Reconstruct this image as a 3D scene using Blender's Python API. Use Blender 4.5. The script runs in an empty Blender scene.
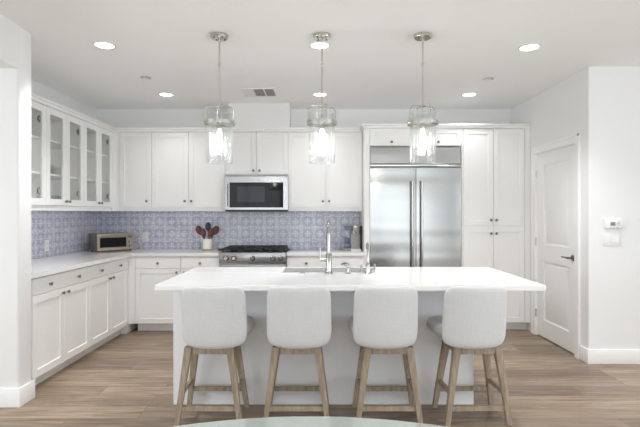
import bpy, bmesh, math, random
from mathutils import Vector, Matrix
random.seed(7)
C = bpy.context.collection
SC = bpy.context.scene
PI = math.pi

# ------------------------------------------------------------------ camera
cam_d = bpy.data.cameras.new('camera'); cam_d.sensor_width = 36; cam_d.lens = 27.0
cam_d.clip_start = 0.05
cam = bpy.data.objects.new('camera', cam_d); C.objects.link(cam)
cam.location = (0, 0, 1.366); cam.rotation_euler = (PI/2, 0, 0)
SC.camera = cam
# ------------------------------------------------------------------ world, exposure
W = bpy.data.worlds.new('world'); SC.world = W; W.use_nodes = True
bg = W.node_tree.nodes['Background']
bg.inputs[0].default_value = (0.88, 0.94, 1.0, 1); bg.inputs[1].default_value = 1.0
SC.view_settings.view_transform = 'Standard'; SC.view_settings.look = 'None'
SC.view_settings.gamma = 1.0; SC.view_settings.exposure = 0.70
SC.view_settings.use_curve_mapping = False
SC.cycles.max_bounces = 16; SC.cycles.diffuse_bounces = 14
SC.cycles.transparent_max_bounces = 24; SC.cycles.transmission_bounces = 10
SC.cycles.caustics_reflective = False; SC.cycles.caustics_refractive = False
SC.cycles.sample_clamp_indirect = 6.0
SC.cycles.use_denoising = True

def area(name, loc, rot, sx, sy, power, color=(1, 1, 1), shape='RECTANGLE'):
    d = bpy.data.lights.new(name, 'AREA'); d.shape = shape; d.size = sx
    if shape == 'RECTANGLE': d.size_y = sy
    d.energy = power; d.color = color
    o = bpy.data.objects.new(name, d); C.objects.link(o)
    o.location = loc; o.rotation_euler = rot
    return o
# daylight through unseen windows added behind and beside the camera
area('daylight_rear', (0.2, -3.75, 1.30), (PI/2, 0, 0), 6.4, 2.3, 62, (0.97, 0.98, 1.0))
area('daylight_left', (-5.25, 0.4, 1.45), (PI/2, 0, -PI/2), 3.2, 2.0, 70, (0.95, 0.97, 1.0))
area('daylight_right', (4.85, 0.4, 1.45), (PI/2, 0, PI/2), 3.2, 2.0, 75, (0.95, 0.97, 1.0))

# ------------------------------------------------------------------ materials
def new_mat(name):
    m = bpy.data.materials.new(name); m.use_nodes = True
    return m, m.node_tree.nodes, m.node_tree.links, m.node_tree.nodes['Principled BSDF']
def setp(b, **k):
    names = dict(col='Base Color', rough='Roughness', metal='Metallic', spec='Specular IOR Level', coat='Coat Weight',
                 coatr='Coat Roughness', trans='Transmission Weight', ior='IOR', sheen='Sheen Weight', aniso='Anisotropic')
    for a, v in k.items():
        if a == 'col': v = (*v, 1)
        b.inputs[names[a]].default_value = v
def plain(name, col, rough=0.5, metal=0.0, nscale=0, nbump=0, cvar=0.0, **k):
    """plain finish with a slight procedural variation of tone and surface"""
    m, N, L, b = new_mat(name); setp(b, col=col, rough=rough, metal=metal, **k)
    tc = N.new('ShaderNodeTexCoord')
    nt = N.new('ShaderNodeTexNoise'); nt.inputs['Scale'].default_value = nscale or 6
    nt.inputs['Detail'].default_value = 4
    L.new(tc.outputs['Object'], nt.inputs['Vector'])
    if cvar:
        mx = N.new('ShaderNodeMixRGB'); mx.blend_type = 'MIX'
        mx.inputs[1].default_value = (*[c*(1-cvar) for c in col], 1); mx.inputs[2].default_value = (*[min(1, c*(1+cvar)) for c in col], 1)
        L.new(nt.outputs['Fac'], mx.inputs[0]); L.new(mx.outputs[0], b.inputs['Base Color'])
    if nbump:
        bp = N.new('ShaderNodeBump'); bp.inputs['Strength'].default_value = nbump; bp.inputs['Distance'].default_value = 0.002
        L.new(nt.outputs['Fac'], bp.inputs['Height']); L.new(bp.outputs[0], b.inputs['Normal'])
    return m

M = {}
M['wall'] = plain('wall_paint', (0.81, 0.81, 0.81), 0.85, nscale=220, nbump=0.12, cvar=0.01)
M['ceil'] = plain('ceiling_paint', (0.92, 0.925, 0.925), 0.9, nscale=180, nbump=0.12, cvar=0.01)
M['cab'] = plain('cabinet_paint', (0.86, 0.858, 0.85), 0.38, nscale=3, cvar=0.01)
M['island'] = plain('island_daylit_paint', (0.83, 0.84, 0.86), 0.42, nscale=3, cvar=0.01)  # white with the bluish tint of daylight mixed into its colour
M['trimp'] = plain('trim_paint', (0.87, 0.87, 0.865), 0.4, nscale=3, cvar=0.01)
M['quartz'] = plain('quartz', (0.80, 0.795, 0.785), 0.10, nscale=60, cvar=0.02)
M['nickel'] = plain('brushed_nickel', (0.62, 0.60, 0.56), 0.22, 1.0, nscale=90, cvar=0.05)
M['knob'] = plain('dark_nickel', (0.22, 0.21, 0.20), 0.3, 1.0, nscale=90, cvar=0.05)
M['chrome'] = plain('chrome', (0.40, 0.39, 0.375), 0.16, 1.0, nscale=50, cvar=0.02)
M['black'] = plain('black_enamel', (0.012, 0.012, 0.013), 0.35, nscale=40, cvar=0.1)
M['iron'] = plain('cast_iron', (0.02, 0.02, 0.02), 0.6, nscale=200, nbump=0.4, cvar=0.2)
M['blackglass'] = plain('black_glass', (0.008, 0.009, 0.011), 0.05, nscale=10, cvar=0.05, spec=0.16)
M['screenglass'] = plain('oven_window', (0.03, 0.034, 0.042), 0.07, nscale=10, cvar=0.05, spec=0.2)
M['plastic_w'] = plain('white_plastic', (0.80, 0.80, 0.79), 0.4, nscale=20, cvar=0.01)
M['plastic_g'] = plain('grey_plastic', (0.38, 0.37, 0.37), 0.35, nscale=20, cvar=0.03)
M['dark'] = plain('outlet_slot_dark', (0.10, 0.10, 0.10), 0.6, nscale=20, cvar=0.03)  # dark grey of the small boxes drawn as outlet slots
M['ceramic'] = plain('white_ceramic', (0.83, 0.81, 0.76), 0.2, nscale=8, cvar=0.02)
M['bluebowl'] = plain('blue_ceramic', (0.28, 0.40, 0.48), 0.2, nscale=8, cvar=0.06)
M['redwood'] = plain('reddish_wood', (0.10, 0.032, 0.016), 0.45, nscale=14, cvar=0.4)
M['cork'] = plain('wood_base', (0.36, 0.20, 0.11), 0.6, nscale=30, cvar=0.2)
M['brass'] = plain('warm_steel', (0.33, 0.28, 0.23), 0.28, 1.0, nscale=60, cvar=0.05)
M['oven_side'] = plain('toaster_side', (0.20, 0.17, 0.15), 0.35, 0.3, nscale=60, cvar=0.05)
M['display'] = plain('lcd_grey', (0.10, 0.11, 0.10), 0.3, nscale=20, cvar=0.05)
M['sinksteel'] = plain('sink_steel', (0.50, 0.50, 0.49), 0.3, 1.0, nscale=60, cvar=0.05)
M['ventgrey'] = plain('vent_grey', (0.30, 0.29, 0.28), 0.6, nscale=60, cvar=0.05)

def steel(name, col, rough, wav=0.0, axis='x'):
    m, N, L, b = new_mat(name); setp(b, col=col, rough=rough, metal=1.0)
    tc = N.new('ShaderNodeTexCoord')
    mp = N.new('ShaderNodeMapping')
    mp.inputs['Scale'].default_value = (3, 3, 700) if axis == 'x' else (700, 3, 3)
    L.new(tc.outputs['Object'], mp.inputs[0])
    nt = N.new('ShaderNodeTexNoise'); nt.inputs['Scale'].default_value = 1.0; nt.inputs['Detail'].default_value = 2
    L.new(mp.outputs[0], nt.inputs['Vector'])
    mr = N.new('ShaderNodeMapRange'); mr.inputs[3].default_value = rough*0.8; mr.inputs[4].default_value = rough*1.25
    L.new(nt.outputs['Fac'], mr.inputs[0]); L.new(mr.outputs[0], b.inputs['Roughness'])
    if wav:   # the gentle oil-canning of a large steel sheet
        mp2 = N.new('ShaderNodeMapping'); mp2.inputs['Scale'].default_value = (0.45, 1.0, 2.6)
        L.new(tc.outputs['Object'], mp2.inputs[0])
        n2 = N.new('ShaderNodeTexNoise'); n2.inputs['Scale'].default_value = 1.1; n2.inputs['Detail'].default_value = 1.0
        L.new(mp2.outputs[0], n2.inputs['Vector'])
        bp = N.new('ShaderNodeBump'); bp.inputs['Strength'].default_value = 1.0; bp.inputs['Distance'].default_value = wav
        L.new(n2.outputs['Fac'], bp.inputs['Height']); L.new(bp.outputs[0], b.inputs['Normal'])
    return m
M['steel'] = steel('stainless_steel', (0.42, 0.42, 0.415), 0.22, wav=0.022)
M['steel_p'] = steel('stainless_panel', (0.40, 0.40, 0.405), 0.25)

def fabric():
    m, N, L, b = new_mat('stool_fabric'); setp(b, col=(0.60, 0.60, 0.605), rough=0.85, sheen=0.15)
    tc = N.new('ShaderNodeTexCoord')
    w1 = N.new('ShaderNodeTexNoise'); w1.inputs['Scale'].default_value = 1; w1.inputs['Detail'].default_value = 3
    mp = N.new('ShaderNodeMapping'); mp.inputs['Scale'].default_value = (12, 12, 260); L.new(tc.outputs['Object'], mp.inputs[0]); L.new(mp.outputs[0], w1.inputs['Vector'])
    w2 = N.new('ShaderNodeTexNoise'); w2.inputs['Scale'].default_value = 1; w2.inputs['Detail'].default_value = 3
    mp2 = N.new('ShaderNodeMapping'); mp2.inputs['Scale'].default_value = (260, 60, 10); L.new(tc.outputs['Object'], mp2.inputs[0]); L.new(mp2.outputs[0], w2.inputs['Vector'])
    ad = N.new('ShaderNodeMath'); ad.operation = 'ADD'; L.new(w1.outputs['Fac'], ad.inputs[0]); L.new(w2.outputs['Fac'], ad.inputs[1])
    mr = N.new('ShaderNodeMapRange'); mr.inputs[1].default_value = 0.6; mr.inputs[2].default_value = 1.4
    L.new(ad.outputs[0], mr.inputs[0])
    mx = N.new('ShaderNodeMixRGB'); mx.inputs[1].default_value = (0.53, 0.53, 0.535, 1); mx.inputs[2].default_value = (0.61, 0.61, 0.615, 1)
    L.new(mr.outputs[0], mx.inputs[0]); L.new(mx.outputs[0], b.inputs['Base Color'])
    bp = N.new('ShaderNodeBump'); bp.inputs['Strength'].default_value = 0.3; bp.inputs['Distance'].default_value = 0.001
    L.new(ad.outputs[0], bp.inputs['Height']); L.new(bp.outputs[0], b.inputs['Normal'])
    return m
M['fabric'] = fabric()

def oak():
    m, N, L, b = new_mat('weathered_oak'); setp(b, rough=0.6)
    tc = N.new('ShaderNodeTexCoord'); mp = N.new('ShaderNodeMapping'); mp.inputs['Scale'].default_value = (45, 45, 5)
    L.new(tc.outputs['Object'], mp.inputs[0])
    nt = N.new('ShaderNodeTexNoise'); nt.inputs['Scale'].default_value = 1; nt.inputs['Detail'].default_value = 5; nt.inputs['Roughness'].default_value = 0.65
    L.new(mp.outputs[0], nt.inputs['Vector'])
    cr = N.new('ShaderNodeValToRGB'); L.new(nt.outputs['Fac'], cr.inputs[0])
    cr.color_ramp.elements[0].position = 0.3; cr.color_ramp.elements[0].color = (0.20, 0.145, 0.098, 1)
    cr.color_ramp.elements[1].position = 0.7; cr.color_ramp.elements[1].color = (0.44, 0.36, 0.27, 1)
    L.new(cr.outputs[0], b.inputs['Base Color'])
    return m
M['oak'] = oak()

def floor_mat():
    m, N, L, b = new_mat('plank_floor')
    tc = N.new('ShaderNodeTexCoord')
    br = N.new('ShaderNodeTexBrick'); br.offset = 0.37; br.offset_frequency = 3; br.squash = 1.0
    br.inputs['Scale'].default_value = 1.0; br.inputs['Brick Width'].default_value = 1.22; br.inputs['Row Height'].default_value = 0.2
    br.inputs['Mortar Size'].default_value = 0.0022; br.inputs['Mortar Smooth'].default_value = 0.3; br.inputs['Bias'].default_value = 0.0
    br.inputs['Color1'].default_value = (0, 0, 0, 1); br.inputs['Color2'].default_value = (1, 1, 1, 1); br.inputs['Mortar'].default_value = (0.5, 0.5, 0.5, 1)
    L.new(tc.outputs['Object'], br.inputs['Vector'])
    # grain runs along X, shifted from plank to plank
    sc = N.new('ShaderNodeVectorMath'); sc.operation = 'MULTIPLY_ADD'
    L.new(br.outputs['Color'], sc.inputs[0]); sc.inputs[1].default_value = (7, 3, 11); L.new(tc.outputs['Object'], sc.inputs[2])
    mp = N.new('ShaderNodeMapping'); mp.inputs['Scale'].default_value = (1.6, 16, 1); L.new(sc.outputs[0], mp.inputs[0])
    nt = N.new('ShaderNodeTexNoise'); nt.inputs['Scale'].default_value = 1.3; nt.inputs['Detail'].default_value = 6; nt.inputs['Roughness'].default_value = 0.62; nt.inputs['Distortion'].default_value = 0.9
    L.new(mp.outputs[0], nt.inputs['Vector'])
    cr = N.new('ShaderNodeValToRGB'); L.new(nt.outputs['Fac'], cr.inputs[0]); e = cr.color_ramp.elements
    e[0].position = 0.28; e[0].color = (0.140, 0.098, 0.066, 1); e[1].position = 0.74; e[1].color = (0.40, 0.312, 0.228, 1)
    k = e.new(0.5); k.color = (0.258, 0.190, 0.134, 1)
    mr = N.new('ShaderNodeMapRange'); mr.inputs[3].default_value = 0.70; mr.inputs[4].default_value = 1.25
    L.new(br.outputs['Color'], mr.inputs[0])
    mu = N.new('ShaderNodeVectorMath'); mu.operation = 'MULTIPLY'; L.new(cr.outputs[0], mu.inputs[0]); L.new(mr.outputs[0], mu.inputs[1])
    mx = N.new('ShaderNodeMixRGB'); L.new(br.outputs['Fac'], mx.inputs[0]); L.new(mu.outputs[0], mx.inputs[1]); mx.inputs[2].default_value = (0.115, 0.085, 0.065, 1)
    L.new(mx.outputs[0], b.inputs['Base Color']); setp(b, rough=0.42)
    bp = N.new('ShaderNodeBump'); bp.inputs['Strength'].default_value = 0.35; bp.inputs['Distance'].default_value = 0.002; bp.invert = True
    L.new(br.outputs['Fac'], bp.inputs['Height']); L.new(bp.outputs[0], b.inputs['Normal'])
    return m
M['floor'] = floor_mat()

def tile_mat(name, uaxis):
    """square cement-look tiles, a pale lacy medallion on periwinkle blue"""
    m, N, L, b = new_mat(name)
    T = 0.158
    def math_(op, a, c=None, d=None):
        n = N.new('ShaderNodeMath'); n.operation = op
        for i, v in enumerate((a, c, d)):
            if v is None: continue
            if isinstance(v, (int, float)): n.inputs[i].default_value = v
            else: L.new(v, n.inputs[i])
        return n.outputs[0]
    tc = N.new('ShaderNodeTexCoord'); sp = N.new('ShaderNodeSeparateXYZ'); L.new(tc.outputs['Object'], sp.inputs[0])
    nz = N.new('ShaderNodeTexNoise'); nz.inputs['Scale'].default_value = 38; nz.inputs['Detail'].default_value = 5; L.new(tc.outputs['Object'], nz.inputs['Vector'])
    nb = N.new('ShaderNodeTexNoise'); nb.inputs['Scale'].default_value = 6; nb.inputs['Detail'].default_value = 2; L.new(tc.outputs['Object'], nb.inputs['Vector'])
    u = math_('SUBTRACT', math_('FRACT', math_('DIVIDE', math_('ADD', sp.outputs[uaxis], 20*T), T)), 0.5)
    v = math_('SUBTRACT', math_('FRACT', math_('DIVIDE', math_('ADD', sp.outputs[2], 20*T), T)), 0.5)
    au, av = math_('ABSOLUTE', u), math_('ABSOLUTE', v)
    r = math_('SQRT', math_('ADD', math_('MULTIPLY', u, u), math_('MULTIPLY', v, v)))
    ang = math_('ARCTAN2', v, u)
    def line(dist, w):
        return math_('SUBTRACT', 1.0, math_('SMOOTH_MIN', math_('DIVIDE', math_('ABSOLUTE', dist), w), 1.0, 0.1))
    petal = line(math_('SUBTRACT', math_('SUBTRACT', r, 0.27), math_('MULTIPLY', math_('COSINE', math_('MULTIPLY', ang, 4)), 0.13)), 0.055)
    star = line(math_('SUBTRACT', math_('SUBTRACT', r, 0.13), math_('MULTIPLY', math_('COSINE', math_('MULTIPLY', ang, 8)), 0.05)), 0.04)
    cu, cv = math_('SUBTRACT', au, 0.5), math_('SUBTRACT', av, 0.5)
    rc = math_('SQRT', math_('ADD', math_('MULTIPLY', cu, cu), math_('MULTIPLY', cv, cv)))
    corner = line(math_('SUBTRACT', rc, 0.19), 0.035)
    corner2 = line(math_('SUBTRACT', rc, 0.07), 0.035)
    cross = line(math_('MINIMUM', au, av), 0.025)
    pat = math_('MAXIMUM', math_('MAXIMUM', petal, star), math_('MAXIMUM', corner, math_('MAXIMUM', corner2, math_('MULTIPLY', cross, 0.6))))
    wear = math_('MULTIPLY', math_('SUBTRACT', nz.outputs['Fac'], 0.22), 3.0)
    pat = math_('MULTIPLY', pat, wear)
    pat = math_('ADD', pat, math_('MULTIPLY', math_('SUBTRACT', nb.outputs['Fac'], 0.30), 0.7))
    pat = math_('ADD', pat, math_('MULTIPLY', math_('SUBTRACT', nz.outputs['Fac'], 0.5), 0.35))
    mx = N.new('ShaderNodeMixRGB'); mx.use_clamp = True
    cl = N.new('ShaderNodeClamp'); L.new(pat, cl.inputs[0])
    L.new(cl.outputs[0], mx.inputs[0]); mx.inputs[1].default_value = (0.41, 0.425, 0.55, 1); mx.inputs[2].default_value = (0.90, 0.90, 0.93, 1)
    edge = math_('GREATER_THAN', math_('MAXIMUM', au, av), 0.480)
    m2 = N.new('ShaderNodeMixRGB'); L.new(edge, m2.inputs[0]); L.new(mx.outputs[0], m2.inputs[1]); m2.inputs[2].default_value = (0.74, 0.74, 0.80, 1)
    L.new(m2.outputs[0], b.inputs['Base Color']); setp(b, rough=0.22)
    bp = N.new('ShaderNodeBump'); bp.inputs['Strength'].default_value = 0.25; bp.inputs['Distance'].default_value = 0.002
    L.new(nb.outputs['Fac'], bp.inputs['Height']); L.new(bp.outputs[0], b.inputs['Normal'])
    return m
M['tile_x'] = tile_mat('patterned_tile_back', 0)
M['tile_y'] = tile_mat('patterned_tile_side', 1)

def clear_glass(name, tint=(1, 1, 1), refl=1.0, ribs=0, seed=0, diff=0.0):
    """thin clear glass: straight-through transmission plus a Fresnel reflection"""
    m, N, L, b = new_mat(name); N.remove(b)
    out = N['Material Output']
    tr = N.new('ShaderNodeBsdfTransparent'); tr.inputs[0].default_value = (*tint, 1)
    gl = N.new('ShaderNodeBsdfGlossy'); gl.inputs['Roughness'].default_value = 0.03; gl.inputs[0].default_value = (1, 1, 1, 1)
    fr = N.new('ShaderNodeFresnel'); fr.inputs[0].default_value = 1.5
    mu = N.new('ShaderNodeMath'); mu.operation = 'MULTIPLY'; mu.inputs[1].default_value = refl; L.new(fr.outputs[0], mu.inputs[0])
    ge = N.new('ShaderNodeNewGeometry'); sb = N.new('ShaderNodeMath'); sb.operation = 'SUBTRACT'; sb.inputs[0].default_value = 1.0; L.new(ge.outputs['Backfacing'], sb.inputs[1])
    m2 = N.new('ShaderNodeMath'); m2.operation = 'MULTIPLY'; L.new(mu.outputs[0], m2.inputs[0]); L.new(sb.outputs[0], m2.inputs[1]); mu = m2
    mx = N.new('ShaderNodeMixShader'); L.new(mu.outputs[0], mx.inputs[0]); L.new(tr.outputs[0], mx.inputs[1]); L.new(gl.outputs[0], mx.inputs[2])
    last = mx.outputs[0]
    if ribs or seed:
        tc = N.new('ShaderNodeTexCoord')
        mp = N.new('ShaderNodeMapping'); mp.inputs['Scale'].default_value = (ribs, ribs, 4); L.new(tc.outputs['Object'], mp.inputs[0])
        nt = N.new('ShaderNodeTexNoise'); nt.inputs['Scale'].default_value = 1.0; nt.inputs['Detail'].default_value = 2; L.new(mp.outputs[0], nt.inputs['Vector'])
        bp = N.new('ShaderNodeBump'); bp.inputs['Strength'].default_value = 0.9; bp.inputs['Distance'].default_value = 0.01
        L.new(nt.outputs['Fac'], bp.inputs['Height']); L.new(bp.outputs[0], fr.inputs['Normal']); L.new(bp.outputs[0], gl.inputs['Normal'])
        if diff:
            df = N.new('ShaderNodeBsdfTranslucent'); df.inputs[0].default_value = (0.95, 0.95, 0.95, 1)
            mr = N.new('ShaderNodeMapRange'); mr.inputs[1].default_value = 0.35; mr.inputs[2].default_value = 0.7
            mr.inputs[3].default_value = 0.0; mr.inputs[4].default_value = diff
            L.new(nt.outputs['Fac'], mr.inputs[0])
            m3 = N.new('ShaderNodeMixShader'); L.new(mr.outputs[0], m3.inputs[0]); L.new(last, m3.inputs[1]); L.new(df.outputs[0], m3.inputs[2]); last = m3.outputs[0]
    L.new(last, out.inputs[0])
    return m
M['pane'] = clear_glass('cabinet_glass', (0.99, 0.995, 0.99), 0.8)
M['window'] = clear_glass('window_glass', (0.96, 0.98, 0.98), 0.6)
M['shade'] = clear_glass('seeded_glass', (0.93, 0.94, 0.94), 1.8, ribs=60, diff=0.025)
M['cupglass'] = clear_glass('drinking_glass', (0.86, 0.9, 0.9), 1.2)
M['tank'] = clear_glass('smoky_tank_plastic', (0.78, 0.81, 0.86), 2.2)
m, N, L, b = new_mat('green_table_glass'); setp(b, col=(0.78, 0.90, 0.86), rough=0.06, trans=0.55, ior=1.5); M['tableglass'] = m

def emis(name, col, s):
    m, N, L, b = new_mat(name); setp(b, col=(0.9, 0.9, 0.9)); b.inputs['Emission Color'].default_value = (*col, 1); b.inputs['Emission Strength'].default_value = s
    return m
M['lamp'] = emis('lamp_diffuser', (1, 0.97, 0.92), 5.0)
M['bulb'] = emis('bulb_glow', (1, 0.96, 0.90), 32.0)

# ------------------------------------------------------------------ mesh builder
class MB:
    def __init__(self): self.bm = bmesh.new(); self.mats = []
    def box(self, x0, x1, y0, y1, z0, z1, bev=0.0, seg=2, mx=None):
        ret = bmesh.ops.create_cube(self.bm, size=1.0); vs = ret['verts']
        for v in vs:
            v.co = Vector(((x0+x1)/2+v.co.x*(x1-x0), (y0+y1)/2+v.co.y*(y1-y0), (z0+z1)/2+v.co.z*(z1-z0)))
        if bev:
            es = list({e for v in vs for e in v.link_edges})
            rb = bmesh.ops.bevel(self.bm, geom=es, offset=bev, segments=seg, affect='EDGES', profile=0.5)
            vs = list({v for f in rb['faces'] for v in f.verts})
        if mx is not None:
            for v in vs: v.co = mx @ v.co
        return self
    def frus(self, p0, p1, w0, w1, d0=None, d1=None):
        """square tapering bar between two points (world-aligned section)"""
        d0 = d0 or w0; d1 = d1 or w1; p0 = Vector(p0); p1 = Vector(p1); V = []
        ax = (p1-p0).normalized()
        if abs(ax.z) > 0.5: a, c = Vector((1, 0, 0)), Vector((0, 1, 0))
        elif abs(ax.x) > 0.5: a, c = Vector((0, 1, 0)), Vector((0, 0, 1))
        else: a, c = Vector((1, 0, 0)), Vector((0, 0, 1))
        for p, w, d in ((p0, w0, d0), (p1, w1, d1)):
            for sx, sy in ((-1, -1), (1, -1), (1, 1), (-1, 1)): V.append(self.bm.verts.new(p+a*sx*w/2+c*sy*d/2))
        F = [(3, 2, 1, 0), (4, 5, 6, 7)]+[(i, (i+1) % 4, 4+(i+1) % 4, 4+i) for i in range(4)]
        for f in F: self.bm.faces.new([V[i] for i in f])
        return self
    def lathe(self, prof, c=(0, 0, 0), seg=32, axis='z', sx=1, sy=1):
        c = Vector(c); rings = []
        def pt(r, h, t):
            x, y = r*math.cos(t)*sx, r*math.sin(t)*sy
            return c+(Vector((x, y, h)) if axis == 'z' else Vector((x, -h, y)) if axis == 'y' else Vector((h, x, y)))
        for r, h in prof:
            if r < 1e-6: rings.append([self.bm.verts.new(pt(0, h, 0))])
            else: rings.append([self.bm.verts.new(pt(r, h, 2*PI*i/seg)) for i in range(seg)])
        for a, b2 in zip(rings, rings[1:]):
            if len(a) == 1 and len(b2) == 1: continue
            for i in range(seg):
                j = (i+1) % seg
                if len(a) == 1: self.bm.faces.new((a[0], b2[j], b2[i]))
                elif len(b2) == 1: self.bm.faces.new((a[i], a[j], b2[0]))
                else: self.bm.faces.new((a[i], a[j], b2[j], b2[i]))
        return self
    def tube(self, pts, r, seg=12, closed=False, caps=True):
        pts = [Vector(p) for p in pts]; n = len(pts); rr = r if isinstance(r, (list, tuple)) else [r]*n
        up = Vector((0, 0, 1)); rings = []
        prev = None
        for i, p in enumerate(pts):
            t = (pts[(i+1) % n]-pts[i-1]) if closed else (pts[min(i+1, n-1)]-pts[max(i-1, 0)])
            t.normalize()
            if prev is None:
                a = t.cross(up) if abs(t.dot(up)) < 0.95 else t.cross(Vector((1, 0, 0)))
            else: a = prev-t*prev.dot(t)
            a.normalize(); prev = a; c = t.cross(a)
            rings.append([self.bm.verts.new(p+(a*math.cos(2*PI*k/seg)+c*math.sin(2*PI*k/seg))*rr[i]) for k in range(seg)])
        for i in range(n if closed else n-1):
            A, B = rings[i], rings[(i+1) % n]
            for k in range(seg): self.bm.faces.new((A[k], A[(k+1) % seg], B[(k+1) % seg], B[k]))
        if caps and not closed:
            self.bm.faces.new(list(reversed(rings[0]))); self.bm.faces.new(rings[-1])
        return self
    def poly(self, pts2, z0, z1):
        """extrude a plan polygon"""
        n = len(pts2); A = [self.bm.verts.new((x, y, z0)) for x, y in pts2]; B = [self.bm.verts.new((x, y, z1)) for x, y in pts2]
        self.bm.faces.new(list(reversed(A))); self.bm.faces.new(B)
        for i in range(n): self.bm.faces.new((A[i], A[(i+1) % n], B[(i+1) % n], B[i]))
        return self
    def pillow(self, a, b2, h, c=0.1, pw=8, bend=0.0, n=22, fn=None):
        """soft rounded slab; a, b2 half sizes in x and z, h half thickness in y; bend curves the ends toward +y"""
        P = [math.sin(PI/2*(2*i/n-1)) for i in range(n+1)]
        fr, bk = {}, {}
        for i, s in enumerate(P):
            for j, t in enumerate(P):
                x = a*s*(1-c*abs(t)**pw); z = b2*t*(1-c*abs(s)**pw)
                f = math.sqrt(max(0, 1-abs(s)**10))*math.sqrt(max(0, 1-abs(t)**10))
                y0 = bend*(x/a)**2
                rim = i in (0, n) or j in (0, n)
                def mk(y):
                    p = Vector((x, y, z)); p = fn(p) if fn else p
                    return self.bm.verts.new(p)
                v = mk(y0-h*f); fr[i, j] = v; bk[i, j] = v if rim else mk(y0+h*f)
        for i in range(n):
            for j in range(n):
                self.bm.faces.new((fr[i, j], fr[i+1, j], fr[i+1, j+1], fr[i, j+1]))
                try: self.bm.faces.new((bk[i, j], bk[i, j+1], bk[i+1, j+1], bk[i+1, j]))
                except ValueError: pass
        return self
    def build(self, name, mat, parent=None, ang=35, loc=None):
        me = bpy.data.meshes.new(name); bm = self.bm
        bmesh.ops.recalc_face_normals(bm, faces=bm.faces[:])
        for f in bm.faces: f.smooth = True
        bm.to_mesh(me); bm.free(); me.set_sharp_from_angle(angle=math.radians(ang))
        me.materials.append(mat if not isinstance(mat, str) else M[mat])
        o = bpy.data.objects.new(name, me); C.objects.link(o)
        if parent: o.parent = parent
        if loc: o.location = loc
        return o

def thing(name, label, cat, loc=(0, 0, 0), rz=0, group=None):
    o = bpy.data.objects.new(name, None); C.objects.link(o); o.location = loc; o.rotation_euler = (0, 0, rz)
    o.empty_display_size = 0.05
    o['label'] = label; o['category'] = cat
    if group: o['group'] = group
    return o
def tag(o, label, cat, group=None):
    o['label'] = label; o['category'] = cat
    if group: o['group'] = group
    return o
def struct(o): o['kind'] = 'structure'; return o
def copy_tree(o, parent=None):
    c = o.copy(); C.objects.link(c)
    if parent: c.parent = parent
    for ch in list(o.children): copy_tree(ch, c)
    return c

# ------------------------------------------------------------------ setting
CH = 2.70; BY = 6.15; LX = -2.86; RX = 2.44; RY = 4.36; CX = -2.128
NY = -3.5; FLX = -5.0; FRX = 4.6
struct(MB().box(FLX-.2, FRX+.2, NY-.2, BY+.15, -0.1, 0).build('floor', 'floor'))
struct(MB().box(FLX-.2, FRX+.2, NY-.2, BY+.15, CH, CH+.1).build('ceiling', 'ceil'))
struct(MB().box(LX, RX, BY, BY+.12, 0, CH).build('wall_back', 'wall'))
struct(MB().box(LX-.12, LX, 3.55, BY+.12, 0, CH).build('wall_left', 'wall'))
# wing wall at the left end of the cabinets, with a rounded plaster corner
struct(MB().box(FLX, CX, 3.39, 3.55, 0, CH, bev=0.018, seg=3).build('wall_left_wing', 'wall'))
struct(MB().box(CX-.14, CX, NY, 3.395, 2.39, CH).build('wall_left_header', 'wall'))
w = MB(); DY0, DY1, DH = 4.575, 5.415, 2.035
w.box(RX, RX+.12, RY, DY0, 0, CH); w.box(RX, RX+.12, DY1, BY+.12, 0, CH); w.box(RX, RX+.12, DY0, DY1, DH, CH)
struct(w.build('wall_right', 'wall'))
struct(MB().box(RX+.12, FRX, RY, RY+.12, 0, CH).build('wall_right_return', 'wall'))
struct(MB().box(-1.112, -0.37, 5.815, BY, 2.405, CH).build('wall_soffit', 'wall'))
# the closet behind the panel door
w = MB(); w.box(RX+.12, RX+1.1, DY0-.1, DY0-.06, 0, CH); w.box(RX+.12, RX+1.1, DY1+.06, DY1+.1, 0, CH); w.box(RX+1.1, RX+1.14, DY0-.1, DY1+.1, 0, CH)
struct(w.build('wall_closet', 'wall'))
# unseen walls; their windows are added to let daylight in
def window_wall(name, n, along, a0, a1, pos, t, wins, z0, z1, frameparts):
    w = MB(); cur = a0
    def bx(mb, p, q, za, zb, t0=0, t1=t):
        if along == 'x': mb.box(p, q, pos+t0, pos+t1, za, zb)
        else: mb.box(pos+t0, pos+t1, p, q, za, zb)
    for p, q in wins:
        bx(w, cur, p, 0, CH); 
        if z0 > 0: bx(w, p, q, 0, z0)
        bx(w, p, q, z1, CH); cur = q
    bx(w, cur, a1, 0, CH); struct(w.build(name, 'wall'))
    for i, (p, q) in enumerate(wins):
        f = MB(); s = 0.05
        bx(f, p, q, z0, z0+s, t*.3, t*.7); bx(f, p, q, z1-s, z1, t*.3, t*.7)
        for k in range(frameparts+1):
            c = p+(q-p)*k/frameparts; c = min(max(c, p+s/2), q-s/2); bx(f, c-s/2, c+s/2, z0+s, z1-s, t*.3, t*.7)
        fo = struct(f.build('window_%d' % (n+i), 'trimp'))
        g = MB(); bx(g, p+s/2, q-s/2, z0+s/2, z1-s/2, t*.47, t*.53); g.build('window_pane', 'window', fo)
window_wall('wall_rear', 1, 'x', FLX, FRX, NY, -.12, [(-3.4, -1.2), (-0.9, 1.3), (1.6, 3.8)], 0.12, 2.42, 2)
window_wall('wall_far_left', 4, 'y', NY, 3.55, FLX, -.12, [(-1.1, 1.9)], 0.5, 2.4, 2)
window_wall('wall_far_right', 5, 'y', NY, RY+.12, FRX, .12, [(-1.1, 1.9)], 0.5, 2.4, 2)

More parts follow.
